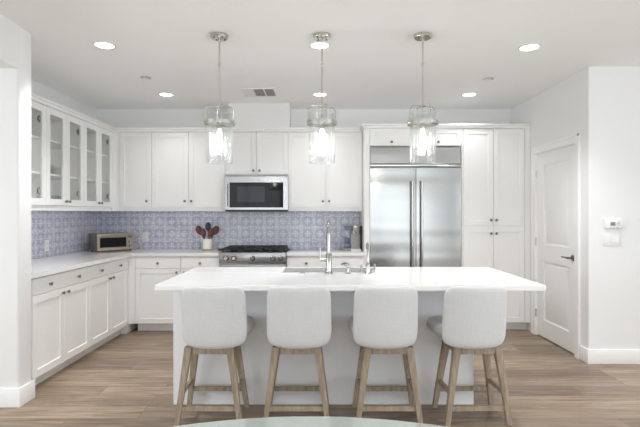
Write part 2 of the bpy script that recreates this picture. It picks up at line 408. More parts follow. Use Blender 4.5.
# baseboards
def base_seg(mb, x0, x1, y0, y1, h=0.135):
    mb.box(x0, x1, y0, y1, 0, h, bev=0.004, seg=2)
b1 = MB(); base_seg(b1, FLX, CX+.015, 3.375, 3.39); base_seg(b1, CX, CX+.015, 3.3895, 3.565)
struct(b1.build('baseboard_left', 'trimp'))
b1 = MB(); base_seg(b1, RX-.015, FRX, RY-.015, RY); base_seg(b1, RX-.015, RX, RY, DY0-.085)
struct(b1.build('baseboard_right', 'trimp'))

# backsplash tiles
struct(MB().box(LX+.01, 0.515, BY-.01, BY-.001, 0.915, 1.44).build('backsplash_back', 'tile_x'))
struct(MB().box(LX+.001, LX+.01, 3.56, BY-.001, 0.915, 1.44).build('backsplash_left', 'tile_y'))

# panel door on the right
d = bpy.data.objects.new('door_1', None); C.objects.link(d); d.location = (RX, DY1, 0); d.rotation_euler = (0, 0, -PI/2); struct(d)
DWd = DY1-DY0
def panel_door(mb, x0, x1, z0, z1, yf, th, panels, st):
    """panels: list of (za, zb); stiles st wide"""
    mb.box(x0, x0+st, yf, yf+th, z0, z1); mb.box(x1-st, x1, yf, yf+th, z0, z1)
    zs = [z0]+[v for p in panels for v in p]+[z1]
    for k in range(0, len(zs), 2): mb.box(x0+st, x1-st, yf, yf+th, zs[k], zs[k+1])
    for za, zb in panels:
        mb.box(x0+st, x1-st, yf+.012, yf+th-.012, za, zb)
        # raised field with sloping edges
        X0, X1, e, g = x0+st+.018, x1-st-.018, .028, .018
        V = []
        for (u0, u1, v0, v1, y) in ((X0, X1, za+g, zb-g, yf+.013), (X0+e, X1-e, za+g+e, zb-g-e, yf+.003)):
            V += [mb.bm.verts.new(p) for p in ((u0, y, v0), (u1, y, v0), (u1, y, v1), (u0, y, v1))]
        mb.bm.faces.new(V[4:8])
        for i in range(4): mb.bm.faces.new((V[i], V[(i+1) % 4], V[4+(i+1) % 4], V[4+i]))
mb = MB(); panel_door(mb, .004, DWd-.004, .012, DH-.004, .012, .036, [(.20, .845), (1.03, 1.90)], .155)
dp = mb.build('door_panel', 'trimp', d, ang=20)
mb = MB(); cw = .08
mb.box(-cw, 0, -.017, 0, 0, DH+.0); mb.box(DWd, DWd+cw, -.017, 0, 0, DH)
mb.box(-cw, DWd+cw, -.017, 0, DH, DH+cw)
mb.box(-cw, -cw+.018, -.024, -.017, 0, DH+cw); mb.box(DWd+cw-.018, DWd+cw, -.024, -.017, 0, DH+cw); mb.box(-cw, DWd+cw, -.024, -.017, DH+cw-.018, DH+cw)
mb.build('door_casing', 'trimp', d)
mb = MB(); mb.box(-.0, .0035, .0, .12, 0, DH); mb.box(DWd-.0035, DWd, .0, .12, 0, DH); mb.box(0, DWd, 0, .12, DH-.0035, DH); mb.build('door_jamb', 'trimp', d)
mb = MB(); hx, hz = DWd-.075, .935
mb.lathe([(0, .012), (.027, .012), (.030, .006), (.030, 0)], (hx, .012, hz), 28, 'y')
mb.tube([(hx, .012, hz), (hx, -.042, hz)], .010)
mb.tube([(hx+.004, -.045, hz), (hx-.04, -.047, hz+.002), (hx-.115, -.043, hz)], [.010, .009, .007])
mb.build('door_handle', 'knob', dp)
for hz in (.25, 1.05, 1.80):
    MB().tube([(.0, -.004, hz-.045), (.0, -.004, hz+.045)], .007, 10).build('hinge', 'nickel', d)

# ------------------------------------------------------------------ cabinets
def shaker(mb, x0, x1, z0, z1, yf=-.02, th=.02, fr=.058, rec=.010, panel=True):
    b_ = .0015
    mb.box(x0, x0+fr, yf, yf+th, z0, z1, b_, 1); mb.box(x1-fr, x1, yf, yf+th, z0, z1, b_, 1)
    mb.box(x0+fr-.001, x1-fr+.001, yf, yf+th, z0, z0+fr, b_, 1); mb.box(x0+fr-.001, x1-fr+.001, yf, yf+th, z1-fr, z1, b_, 1)
    if panel: mb.box(x0+fr-.001, x1-fr+.001, yf+rec, yf+th, z0+fr-.001, z1-fr+.001)
def knob(parent, x, z, yf=-.02):
    MB().lathe([(0, .026), (.010, .026), (.0145, .021), (.0145, .017), (.006, .012), (.006, 0)], (x, yf, z), 20, 'y').build('knob', 'knob', parent)
G = .0022
def cabinet(name, label, loc, rz, w, depth, z0, z1, doors=(), drawers=(), toe=None, cat='cabinet', group=None, ffl=0, ffr=0):
    """local x along the front, -y out into the room, origin on the floor line of the front plane"""
    t = thing(name, label, cat, loc, rz, group)
    c = MB(); c.box(0, w, 0, depth, z0, z1)
    if toe: c.box(0, w, .065, depth, 0, z0)
    c.build('carcass', 'cab', t)
    for (a, b_, za, zb, ks) in doors:
        m_ = MB(); shaker(m_, a+G, b_-G, za+G, zb-G); o = m_.build('door', 'cab', t)
        for k in ks: knob(o, *k)
    for (a, b_, za, zb, ks) in drawers:
        m_ = MB(); m_.box(a+G, b_-G, -.02, 0, za+G, zb-G, .002, 1); o = m_.build('drawer', 'cab', t)
        for k in ks: knob(o, *k)
    return t
UZ0, UZ1, UD0, UD1 = 1.394, 2.357, 1.441, 2.352
UF = 5.83          # carcass front of back uppers; door face 5.81
KU = 1.515         # upper knob height
# back wall uppers
cabinet('upper_cabinet', 'white wall cabinet with one door, in the left corner of the back wall', (-2.506, UF, 0), 0, .467, BY-UF-.012, UZ0, UZ1,
        [(.080, .467, UD0, UD1, [(.41, KU)])], group=None)
cabinet('upper_cabinet', 'white two door wall cabinet to the left of the microwave, above the utensil crock', (-2.039, UF, 0), 0, .889, BY-UF-.012, UZ0, UZ1,
        [(0, .4445, UD0, UD1, [(.405, KU)]), (.4445, .889, UD0, UD1, [(.484, KU)])])
cabinet('upper_cabinet', 'short white two door wall cabinet directly above the microwave', (-1.150, UF, 0), 0, .765, BY-UF-.012, 1.825, UZ1,
        [(0, .3825, 1.838, UD1, [(.345, 1.885)]), (.3825, .765, 1.838, UD1, [(.420, 1.885)])])
cabinet('upper_cabinet', 'white two door wall cabinet between the microwave and the refrigerator', (-.385, UF, 0), 0, .898, BY-UF-.012, UZ0, UZ1,
        [(0, .4575, UD0, UD1, [(.42, KU)]), (.4575, .898, UD0, UD1, [(.495, KU)])])
# left wall uppers with glass doors
def glass_cabinet(y0, w, label):
    t = thing('glass_cabinet', label, 'cabinet', (-2.526, y0, 0), PI/2, 'glass door cabinets on the left wall')
    D_ = 2.86-2.526-.012; th = .018
    c = MB()
    c.box(0, th, 0, D_, UZ0, UZ1); c.box(w-th, w, 0, D_, UZ0, UZ1)
    c.box(th, w-th, 0, D_, UZ0, UD0); c.box(th, w-th, 0, D_, UZ1-th, UZ1)
    c.box(w/2-.012, w/2+.012, 0, .02, UD0, UZ1-th)
    c.build('carcass', 'cab', t)
    bb = MB(); bb.box(th, w-th, D_-.010, D_, UD0, UZ1-th)
    k = th
    while k < w-th-.03:
        bb.box(k+.002, min(k+.040, w-th), D_-.014, D_-.009, UD0, UZ1-th, .002, 1); k += .042
    bb.build('beadboard_back', 'cab', t)
    for z in (1.735, 2.055): MB().box(th, w-th, .025, D_-.015, z-.009, z+.009).build('shelf', 'cab', t)
    for i, (a, b_) in enumerate(((0, w/2), (w/2, w))):
        m_ = MB(); shaker(m_, a+G, b_-G, UD0+G, UD1-G, panel=False, fr=.060); o = m_.build('door', 'cab', t)
        MB().box(a+.055, b_-.055, -.012, -.008, UD0+.055, UD1-.055).build('glass_pane', 'pane', o)
        knob(o, (b_-.032 if i == 0 else a+.032), KU-.03)
        for z in (UD0+.13, UD1-.13):
            h = MB(); x = a+.024 if i == 0 else b_-.024; s = 1 if i == 0 else -1
            h.box(min(x, x+s*.055), max(x, x+s*.055), .004, .022, z-.02, z+.02, .003, 1); h.box(x+s*.035-.012, x+s*.035+.012, .0, .014, z-.032, z+.032, .003, 1)
            h.build('hinge', 'knob', o)
    return t
for y0, lab in ((3.70, 'white glass door wall cabinet nearest the camera, partly hidden by the wing wall'),
                (4.40, 'middle of the three white glass door wall cabinets, with the blue bowl inside'),
                (5.10, 'white glass door wall cabinet closest to the back corner of the kitchen')):
    glass_cabinet(y0, .70, lab)
MB().box(-2.526-.3, -2.506, 5.802, 5.830, UZ0, UZ1).build('tmp', 'cab')
o = bpy.data.objects['tmp']; o.name = 'trim_1'; struct(o)
MB().box(-2.85, -2.508, 3.56, 3.698, UZ0, UZ1).build('trim_2', 'cab'); struct(bpy.data.objects['trim_2'])

# dishes seen through the glass
def bowl(label, x, y, z, r, h, mat, cat='bowl'):
    prof = [(0, .002), (r*.45, .002), (r*.5, .012), (r*.85, h*.6), (r, h), (r*.96, h), (r*.8, h*.6), (r*.45, .02), (0, .016)]
    o = MB().lathe(prof, (0, 0, 0), 28).build('bowl', mat, loc=(x, y, z)); tag(o, label, cat)
bowl('blue grey bowl on the middle shelf behind the glass door', -2.68, 4.60, 1.745, .115, .085, 'bluebowl')
bowl('white bowl on the middle shelf behind the glass door', -2.68, 4.93, 1.745, .105, .085, 'ceramic')
bowl('low white dish on the middle shelf of the glass cabinet by the corner', -2.68, 5.30, 1.745, .12, .06, 'ceramic')
gi = 0
for x, y, lab in ((-2.70, 4.20, 'clear glass tumbler standing at the wing wall end on the cabinet floor'),
             (-2.68, 4.86, 'clear glass tumbler on the cabinet floor, left of its neighbour below the white bowl'),
             (-2.68, 4.98, 'clear glass tumbler on the cabinet floor, right of its neighbour below the white bowl'),
             (-2.68, 5.32, 'clear glass tumbler on the cabinet floor below the low dish, left one'),
             (-2.68, 5.42, 'clear glass tumbler on the cabinet floor below the low dish, right one')):
    o = MB().lathe([(0, .002), (.032, .002), (.038, .105), (.035, .105), (.029, .012), (0, .012)], (0, 0, 0), 24).build('tumbler', 'cupglass', loc=(x, y, 1.442))
    tag(o, lab, 'glass', 'tumblers in the glass cabinets')

# base cabinets, left run (door face X=-2.18)
BXF = -2.20
cabs = [(3.64, 'white base cabinet of the left run, closer to the wing wall'), (4.55, 'white base cabinet of the left run, closer to the back corner')]
for y0, lab in cabs:
    w = .91 if y0 < 4 else .90
    cabinet('base_cabinet', lab, (BXF, y0, 0), PI/2, w, 2.86-2.20-.012, .10, .875,
            [(0, w/2, .10, .735, [(w/2-.04, .695)]), (w/2, w, .10, .735, [(w/2+.04, .695)])],
            [(0, w, .738, .868, [(w*.25, .800), (w*.75, .800)])], toe=True)
MB().box(-2.85, BXF, 3.552, 3.638, .0, .875).build('trim_3', 'cab'); struct(bpy.data.objects['trim_3'])
# back run (door face Y=5.51)
BYF = 5.53
MB().box(-2.85, BXF-.001, 5.452, 6.13, 0, .874).box(BXF-.001, -2.125, BYF-.02, 6.13, .10, .874).build('trim_4', 'cab'); struct(bpy.data.objects['trim_4'])
def base_back(x0, x1, lab, splits, kn, dbl=False):
    w = x1-x0
    dr = [(a, b_, .738, .868, [((a+b_)/2, .795)]) for a, b_ in splits]
    do = [(a, b_, .10, .735, [(k, .69)]) for (a, b_), k in zip(splits, kn)]
    return cabinet('base_cabinet', lab, (x0, BYF, 0), 0, w, BY-BYF-.012, .10, .875, do, dr, toe=True)
base_back(-2.123, -1.599, 'white base cabinet with drawer and door on the back wall, beside the corner', [(0, .524)], [.48])
base_back(-1.597, -1.153, 'narrow white base cabinet just left of the range', [(0, .444)], [.04])
base_back(-.383, .513, 'white base cabinet with two drawers between range and refrigerator', [(0, .453), (.453, .896)], [.41, .495])

# refrigerator surround, upper doors, pantry (door face Y=5.57)
PYF = 5.59
t = thing('refrigerator_surround', 'white cabinet framing the refrigerator with two small doors above it', 'cabinet', (.515, PYF, 0))
SW = 1.655-.515
c = MB(); c.box(0, .062, -.02, BY-PYF-.012, 0, UZ1); c.box(SW-.012, SW, -.02, BY-PYF-.012, 0, UZ1); c.box(.062, SW-.012, 0, BY-PYF-.012, 2.15, UZ1); c.build('carcass', 'cab', t)
for a, b_, kx in ((.064, .597, .315), (.597, SW-.014, .855)):
    m_ = MB(); shaker(m_, a+G, b_-G, 2.158, UD1, fr=.05); o = m_.build('door', 'cab', t); knob(o, kx, 2.195)
PW = 2.438-1.657
t = cabinet('pantry_cabinet', 'tall white pantry cabinet with four doors at the right end', (1.657, PYF, 0), 0, PW, BY-PYF-.012, .10, UZ1,
        [(.006, .356, 1.225, UD1, [(.325, 1.29)]), (.356, .720, 1.225, UD1, [(.387, 1.29)]),
         (.006, .356, .10, 1.210, [(.325, 1.135)]), (.356, .720, .10, 1.210, [(.387, 1.135)])], toe=True)
MB().box(.722, PW, -.020, 0, .10, UZ1).build('filler_strip', 'cab', t)

# crown moulding round the cabinet tops
cr = MB()
def crown_x(x0, x1, y, z=UZ1):    # front facing -y at plane y
    cr.box(x0, x1, y-.014, y+.03, z-.004, z+.026, .002, 1); cr.box(x0, x1, y-.036, y+.03, z+.024, z+.048, .004, 2)
def crown_y(y0, y1, x, z=UZ1):    # front facing +x at plane x
    cr.box(x-.03, x+.014, y0, y1, z-.004, z+.026, .002, 1); cr.box(x-.03, x+.036, y0, y1, z+.024, z+.048, .004, 2)
crown_y(3.56, 5.80, -2.506); crown_x(-2.506, .515, 5.81)
crown_x(.505, 2.436, 5.57)
cr.box(.500, .545, 5.56, 5.83, UZ1-.004, UZ1+.026); cr.box(.480, .545, 5.536, 5.85, UZ1+.024, UZ1+.048)
struct(cr.build('trim_5', 'cab'))
cr = MB()   # tops of the cabinet run, closing the boxes behind the crown
cr.box(LX+.002, -2.54, 3.56, 6.14, UZ1+.001, UZ1+.012); cr.box(-2.54, .5, 5.845, 6.14, UZ1+.001, UZ1+.012); cr.box(.55, 2.43, 5.61, 6.14, UZ1+.001, UZ1+.012)
o = struct(cr.build('trim_6', 'cab'))

# ------------------------------------------------------------------ countertops
mb = MB(); mb.poly([(LX+.010, 3.553), (-2.15, 3.553), (-2.15, 5.48), (-1.153, 5.48), (-1.153, BY-.011), (LX+.010, BY-.011)], .876, .915)
bmesh.ops.bevel(mb.bm, geom=[e for e in mb.bm.edges if abs(e.verts[0].co.z-e.verts[1].co.z) < 1e-5], offset=.004, segments=2, affect='EDGES')
tag(mb.build('countertop', 'quartz'), 'L-shaped off white stone countertop along the left and back walls', 'countertop')
tag(MB().box(-.384, .513, 5.48, BY-.011, .876, .915, .004, 2).build('countertop', 'quartz'), 'short off white stone countertop between range and refrigerator', 'countertop')

# ------------------------------------------------------------------ island
IX0, IX1, IY0, IY1 = -1.045, 1.426, 3.02, 4.054
SX0, SX1, SY0, SY1 = -.29, .42, 3.655, 3.985
t = thing('kitchen_island', 'white panelled kitchen island behind the four stools', 'kitchen island', (0, 3.43, 0))
mb = MB(); Y0, Y1 = 0, .575
mb.box(-1.048, 1.098, Y0, Y0+.02, 0, .874, .002, 1)
mb.box(-1.048, -1.028, Y0+.02, Y1, 0, .874); mb.box(1.078, 1.098, Y0+.02, Y1, 0, .874)
mb.box(-1.028, 1.078, Y0+.02, .19, .1, .874)
mb.box(-1.028, SX0-.03, .19, Y1, .1, .874); mb.box(SX1+.03, 1.078, .19, Y1, .1, .874); mb.box(SX0-.03, SX1+.03, .19, Y1, .1, .62)
mb.box(-1.028, 1.078, .05, Y1-.07, 0, .1)
mb.build('body', 'island', t)
for a, b_ in ((-1.028, -.32), (-.32, .44), (.44, 1.078)):
    for q in range(2):
        x0 = a+(b_-a)/2*q; m_ = MB(); shaker(m_, x0+G, x0+(b_-a)/2-G, .10, .865, yf=Y1, rec=.0)
        # recess faces the range side
        m_.box(x0+.058, x0+(b_-a)/2-.058, Y1, Y1+.010, .158, .807); o = m_.build('door', 'island', t)
        MB().lathe([(0, -.026), (.0145, -.021), (.0145, -.017), (.006, -.012), (.006, 0)], (x0+((b_-a)/2-.035 if q == 0 else .035), Y1+.02, .80), 16, 'y').build('knob', 'knob', o)
mb = MB()
mb.box(IX0, IX1, IY0, SY0, .876, .915); mb.box(IX0, IX1, SY1, IY1, .876, .915); mb.box(IX0, SX0, SY0, SY1, .876, .915); mb.box(SX1, IX1, SY0, SY1, .876, .915)
bmesh.ops.remove_doubles(mb.bm, verts=mb.bm.verts[:], dist=1e-5)
inner = [f for f in mb.bm.faces if len([1 for g in mb.bm.faces if g is not f and (g.calc_center_median()-f.calc_center_median()).length < 1e-5]) > 0]
bmesh.ops.delete(mb.bm, geom=inner, context='FACES')
bmesh.ops.bevel(mb.bm, geom=[e for e in mb.bm.edges if len(e.link_faces) == 2 and e.calc_face_angle(0) > 1], offset=.006, segments=3, affect='EDGES')
tag(mb.build('island_countertop', 'quartz'), 'long glossy white stone slab on top of the kitchen island', 'countertop')
# sink
mb = MB(); zb = .66; th = .006
mb.box(SX0-.012, SX1+.012, SY0-.012, SY0-.004, zb, .874); mb.box(SX0-.012, SX1+.012, SY1+.004, SY1+.012, zb, .874)
mb.box(SX0-.012, SX0-.004, SY0-.004, SY1+.004, zb, .874); mb.box(SX1+.004, SX1+.012, SY0-.004, SY1+.004, zb, .874)
mb.box(SX0-.012, SX1+.012, SY0-.012, SY1+.012, zb-.008, zb)
s_ = thing('kitchen_sink', 'undermount steel sink let into the island top behind the faucets', 'sink', (0, 0, 0))
mb.build('basin', 'sinksteel', s_)
MB().lathe([(0, .003), (.03, .003), (.042, .0)], ((SX0+SX1)/2, (SY0+SY1)/2, zb+.0005), 24).build('drain', 'chrome', s_)

FY = 3.585
def to(px): return (px-320)/480*FY
# main faucet, gooseneck seen from behind with side lever
fx = to(328.8)
t = thing('faucet', 'tall chrome pull-down faucet with a side lever, the tallest fixture at the island sink', 'faucet', (fx, FY, .915))
mb = MB(); mb.lathe([(0, 0), (.030, 0), (.030, .008), (.022, .014), (.022, .150), (.019, .155), (.0, .155)], (0, 0, 0), 28)
mb.tube([(0, 0, .15), (0, 0, .30), (0, .012, .345), (0, .045, .380), (0, .085, .392), (0, .125, .380), (0, .155, .345), (0, .165, .30)], .0135, 16)
mb.build('spout', 'chrome', t)
MB().tube([(0, .165, .305), (0, .166, .27), (0, .166, .20)], [.017, .019, .018], 16).build('spray_head', 'chrome', t)
mb = MB(); mb.tube([(-.015, 0, .105), (-.062, 0, .105)], .0135, 14); mb.tube([(-.060, 0, .094), (-.064, 0, .14), (-.066, -.002, .198)], [.0085, .0075, .006], 12)
mb.build('lever', 'chrome', t)
# filtered water tap with cross handles
fx = to(368)
t = thing('faucet', 'smaller chrome tap with cross handles at the right of the sink', 'faucet', (fx, FY, .915))
mb = MB(); mb.lathe([(0, 0), (.026, 0), (.026, .006), (.018, .012), (.016, .07), (.010, .085), (.0, .085)], (0, 0, 0), 24)
mb.tube([(0, 0, .08), (0, 0, .19), (0, .015, .215), (0, .05, .222), (0, .085, .205), (0, .09, .18)], .0085, 14)
mb.build('spout', 'chrome', t)
for s in (-1, 1):
    mb = MB(); mb.tube([(s*.012, 0, .035), (s*.050, 0, .040)], .008, 12)
    mb.tube([(s*.050, 0, .012), (s*.050, 0, .072)], .0055, 10); mb.tube([(s*.050, -.028, .042), (s*.050, .028, .042)], .0055, 10)
    mb.build('handle', 'chrome', t)
# soap dispenser
t = thing('soap_dispenser', 'short chrome soap dispenser between the two faucets', 'soap dispenser', (to(347.8), FY, .915))
mb = MB(); mb.lathe([(0, 0), (.022, 0), (.022, .005), (.014, .010), (.014, .045), (.008, .048), (.008, .070), (0, .070)], (0, 0, 0), 20)
mb.build('body', 'chrome', t)
MB().tube([(.012, -.004, .072), (-.010, .006, .074), (-.038, .03, .074), (-.046, .036, .060)], [.009, .008, .006, .005], 10).build('nozzle', 'chrome', t)
o = MB().lathe([(0, .020), (.016, .020), (.020, .014), (.020, 0), (0, 0)], (0, 0, 0), 20).build('air_switch', 'chrome', loc=(to(302), FY, .915))
tag(o, 'small round chrome air switch button left of the tall faucet', 'button')

# ------------------------------------------------------------------ bar stools
def make_stool():
    t = thing('bar_stool', '', 'bar stool', (0, 0, 0), 0, 'bar stools along the island')
    top, bot = .134, .204; ty0, ty1, by0, by1 = -.060, .145, -.085, .205
    P = {}
    for sx in (-1, 1):
        for k, (ty, by) in enumerate(((ty0, by0), (ty1, by1))):
            tp, bp = Vector((sx*top, ty, .500)), Vector((sx*bot, by, 0)); P[sx, k] = (tp, bp)
            MB().frus(bp, tp, .030, .046).build('leg', 'oak', t)
    def at(sx, k, z): tp, bp = P[sx, k]; return bp.lerp(tp, z/.5)
    for k, z in ((0, .105), (1, .135)):
        a, b_ = at(-1, k, z), at(1, k, z); MB().frus(a, b_, .018, .018, .030, .030).build('stretcher', 'oak', t)
    for sx in (-1, 1):
        a, b_ = at(sx, 0, .20), at(sx, 1, .20); MB().frus(a, b_, .018, .018, .030, .030).build('stretcher', 'oak', t)
    mb = MB()
    mb.box(-top+.019, top-.019, ty0-.018, ty0+.010, .455, .499); mb.box(-top+.019, top-.019, ty1-.010, ty1+.018, .455, .499)
    mb.box(-top-.012, -top+.012, ty0+.019, ty1-.019, .455, .499); mb.box(top-.012, top+.012, ty0+.019, ty1-.019, .455, .499)
    mb.build('apron', 'oak', t)
    MB().lathe([(0, .500), (.085, .500), (.085, .506), (.06, .510), (.06, .522), (.10, .526), (.10, .534), (0, .534)], (0, .03, 0), 28).build('swivel_plate', 'black', t)
    # seat cushion
    def seat_fn(p):      # pillow thickness axis y -> z
        x, h, d = p
        zz = h
        k = 1-(.16*max(0, -zz/.055))
        return Vector((x*k, d*k+(.075*(x/.21)**2 if d < 0 else 0)*min(1, -d/.1), .594+zz*1.12))
    MB().pillow(.218, .198, .055, c=.12, pw=7, fn=seat_fn).build('seat', 'fabric', t, ang=60).location = (0, .022, 0)
    # curved back shell
    def sh(p):
        x, y, z = p
        zz = (z+.195)/.39                  # 0 bottom .. 1 top
        y2 = y-.200-.060*zz
        return Vector((x*(1.02-.035*zz), y2, .727+z-.012*(1-(x/.207)**2)*(1 if z < 0 else 0)*min(1, -z/.19 if z < 0 else 0)))
    MB().pillow(.203, .192, .026, c=.095, pw=7, bend=.065, n=30, fn=sh).build('backrest', 'fabric', t, ang=60)
    return t
proto = make_stool()
labs = ['light grey upholstered bar stool, leftmost of the four at the island', 'light grey upholstered bar stool, second from the left at the island',
        'light grey upholstered bar stool, third from the left at the island', 'light grey upholstered bar stool, rightmost of the four at the island']
stools = [(-.665, 3.185, .0), (-.132, 3.185, 0.0), (.412, 3.185, .0), (.965, 3.185, .05)]
all_stools = [proto]+[copy_tree(proto) for _ in range(3)]
for i, (x, y, a) in enumerate(stools):
    o = all_stools[i]
    o.location = (x, y, 0); o.rotation_euler = (0, 0, a); o['label'] = labs[i]
    dx = (-.055, -.02, .035, .055)[i]      # the seats sit slightly off the middle of their swivel bases
    for ch in o.children:
        if ch.name.split('.')[0] in ('leg', 'stretcher', 'apron', 'swivel_plate'): ch.location.x += dx

# ------------------------------------------------------------------ refrigerator
t = thing('refrigerator', 'wide stainless steel double door refrigerator set between white cabinets', 'refrigerator', (.580, 5.585, 0))
FW = 1.640-.580
MB().box(0, FW, .03, BY-5.585-.02, .0, 2.140).build('body', 'plastic_g', t)
split = .535
def bowed(mb, x0, x1, z0, z1, y, th, bow):
    n = 10; V = []
    for i in range(n+1):
        u = i/n; x = x0+(x1-x0)*u; e = 1-(2*u-1)**4
        V.append((x, y-bow*e))
    n2 = len(V); f = [mb.bm.verts.new((x, yy, z0)) for x, yy in V]; g = [mb.bm.verts.new((x, yy, z1)) for x, yy in V]
    r0 = [mb.bm.verts.new((x0, y+th, z0)), mb.bm.verts.new((x1, y+th, z0))]; r1 = [mb.bm.verts.new((x0, y+th, z1)), mb.bm.verts.new((x1, y+th, z1))]
    for i in range(n): mb.bm.faces.new((f[i], f[i+1], g[i+1], g[i]))
    mb.bm.faces.new((r0[0], f[0], g[0], r1[0])); mb.bm.faces.new((f[-1], r0[1], r1[1], g[-1])); mb.bm.faces.new((r0[1], r0[0], r1[0], r1[1]))
    mb.bm.faces.new([r0[0], r0[1]]+f[::-1]); mb.bm.faces.new([r1[1], r1[0]]+g)
for a, b_, hx, nm in ((.002, split-.003, split-.050, 'door'), (split+.003, FW-.002, split+.060, 'door')):
    mb = MB(); bowed(mb, a, b_, .13, 1.895, -.012, .042, .003); o = mb.build(nm, 'steel', t)
    h = MB(); h.tube([(hx, -.062, .42), (hx, -.062, 1.745)], .013, 16)
    for z in (.48, 1.685): h.tube([(hx, -.06, z), (hx, -.012, z)], .009, 10)
    h.build('handle', 'chrome', o)
g = MB(); g.box(.002, FW-.002, -.006, .03, 1.945, 2.138, .003, 1); g = g.build('top_grille', 'steel', t)
MB().box(0.0, FW, -.022, .03, 1.912, 1.940, .004, 2).build('trim_rail', 'nickel', t)
MB().box(FW-.150, FW-.020, -.0235, -.0215, 1.920, 1.932).build('name_plate', 'knob', t)
k = MB(); k.box(.01, FW-.01, .01, .03, .01, .12)
k.build('toe_grille', 'steel_p', t)

# ------------------------------------------------------------------ microwave
t = thing('microwave', 'stainless steel microwave with black glass hung above the range', 'microwave', (-1.145, 5.765, 1.388))
MW, MH = .762, .428
MB().box(.003, MW-.003, .03, BY-5.765-.015, .012, MH-.002).build('body', 'black', t)
mb = MB()
mb.box(0, MW, 0, .03, .022, .052, .002, 1); mb.box(0, MW, 0, .03, MH-.078, MH-.002, .002, 1)
mb.box(0, .058, 0, .03, .050, MH-.076); mb.box(MW-.058, MW, 0, .03, .050, MH-.076)
dr = mb.build('door_frame', 'steel_p', t)
MB().box(.056, MW-.056, .003, .03, .050, MH-.076).build('door_glass', 'blackglass', dr)
MB().box(.150, .480, .0015, .004, .115, MH-.125).build('door_window', 'screenglass', dr)
MB().tube([(.030, -.035, .060), (.030, -.035, MH-.09)], .010, 14).tube([(.030, -.035, .075), (.030, .0, .075)], .007).tube([(.030, -.035, MH-.105), (.030, 0, MH-.105)], .007).build('handle', 'chrome', t)
MB().box(0.008, MW-.008, .01, .25, -.0, .020).build('vent_underside', 'black', t)
MB().box(.335, .425, -.0012, .0, MH-.052, MH-.036).build('name_plate', 'plastic_w', t)

# ------------------------------------------------------------------ range
t = thing('range', 'stainless steel gas range with black grates and five knobs', 'range', (-1.149, 5.455, 0))
RW = .761
MB().box(.0, RW, .04, BY-5.455-.015, .02, .905).build('body', 'steel_p', t)
MB().box(.0, RW, .0, .045, .795, .921, .006, 2).build('control_panel', 'steel_p', t)
MB().box(.002, RW-.002, .008, .045, .190, .785, .004, 2).build('oven_door', 'steel_p', t)
MB().box(.12, RW-.12, .0065, .009, .33, .62).build('oven_window', 'blackglass', t)
MB().tube([(.05, -.045, .752), (RW-.05, -.045, .752)], .013, 16).tube([(.09, -.045, .752), (.09, .01, .752)], .009).tube([(RW-.09, -.045, .752), (RW-.09, .01, .752)], .009).build('oven_handle', 'chrome', t)
MB().box(.002, RW-.002, .010, .045, .03, .180, .004, 2).build('lower_drawer', 'steel_p', t)
MB().box(.0, RW, .045, BY-5.455-.016, .905, .922, .003, 1).build('cooktop', 'black', t)
mb = MB(); z0, z1 = .945, .966
for gx in (0, 1, 2):
    a = .02+gx*.242; b_ = a+.236
    for x in (a, (a+b_)/2-.007, b_-.014): mb.box(x, x+.014, .085, .60, z0, z1, .003, 1)
    for y in (.085, .21, .335, .46, .586): mb.box(a, b_, y, y+.014, z0, z1, .003, 1)
    for x in (a, b_-.014):
        for y in (.085, .586): mb.box(x, x+.014, y, y+.014, .922, z0)
mb.build('grate', 'iron', t)
for x, y in ((.14, .21), (.14, .46), (.38, .335), (.62, .21), (.62, .46)):
    MB().lathe([(0, .020), (.035, .020), (.045, .012), (.045, 0), (0, 0)], (x, y, .922), 24).build('burner', 'iron', t)
for px in (226, 234, 252.8, 273, 281):
    x = (px-320)/480*5.455+1.149
    k = MB().lathe([(0, .034), (.017, .034), (.021, .030), (.023, .010), (.027, .006), (.027, 0), (0, 0)], (x, 0, .857), 24, 'y').build('knob', 'chrome', t)
    MB().lathe([(.030, 0), (.030, .003), (.022, .004)], (x, 0, .857), 24, 'y').build('bezel', 'black', k)

# ------------------------------------------------------------------ small appliances and counter things
A, B_ = Vector((-2.585, 5.57)), Vector((-2.285, 5.89)); ang = math.atan2(B_.y-A.y, B_.x-A.x)
t = thing('toaster_oven', 'steel toaster oven standing diagonally in the corner of the counter', 'toaster oven', (A.x, A.y, .915), ang)
TW = (B_-A).length; TD, TH = .255, .213
MB().box(0, TW, .012, TD, .016, TH, .008, 2).build('body', 'oven_side', t)
mb = MB(); mb.box(0, TW, 0, .014, .014, TH, .003, 1); mb.build('front_panel', 'brass', t)
MB().box(.030, TW-.095, -.004, .001, .050, TH-.048, .002, 1).build('door_glass', 'blackglass', t)
MB().tube([(.05, -.03, TH-.034), (TW-.11, -.03, TH-.034)], .008, 12).tube([(.07, -.03, TH-.034), (.07, 0, TH-.034)], .005).tube([(TW-.13, -.03, TH-.034), (TW-.13, 0, TH-.034)], .005).build('handle', 'brass', t)
for z in (.055, .105): MB().lathe([(0, .018), (.015, .018), (.018, 0), (0, 0)], (TW-.048, 0, z), 20, 'y').build('knob', 'chrome', t)
MB().box(TW-.075, TW-.022, -.0015, .001, TH-.055, TH-.028).build('display', 'display', t)
mb = MB()
for x in (.03, TW-.03):
    for y in (.03, TD-.03): mb.lathe([(0, 0), (.012, 0), (.012, .016), (0, .016)], (x, y, 0), 14)
mb.build('foot', 'black', t)

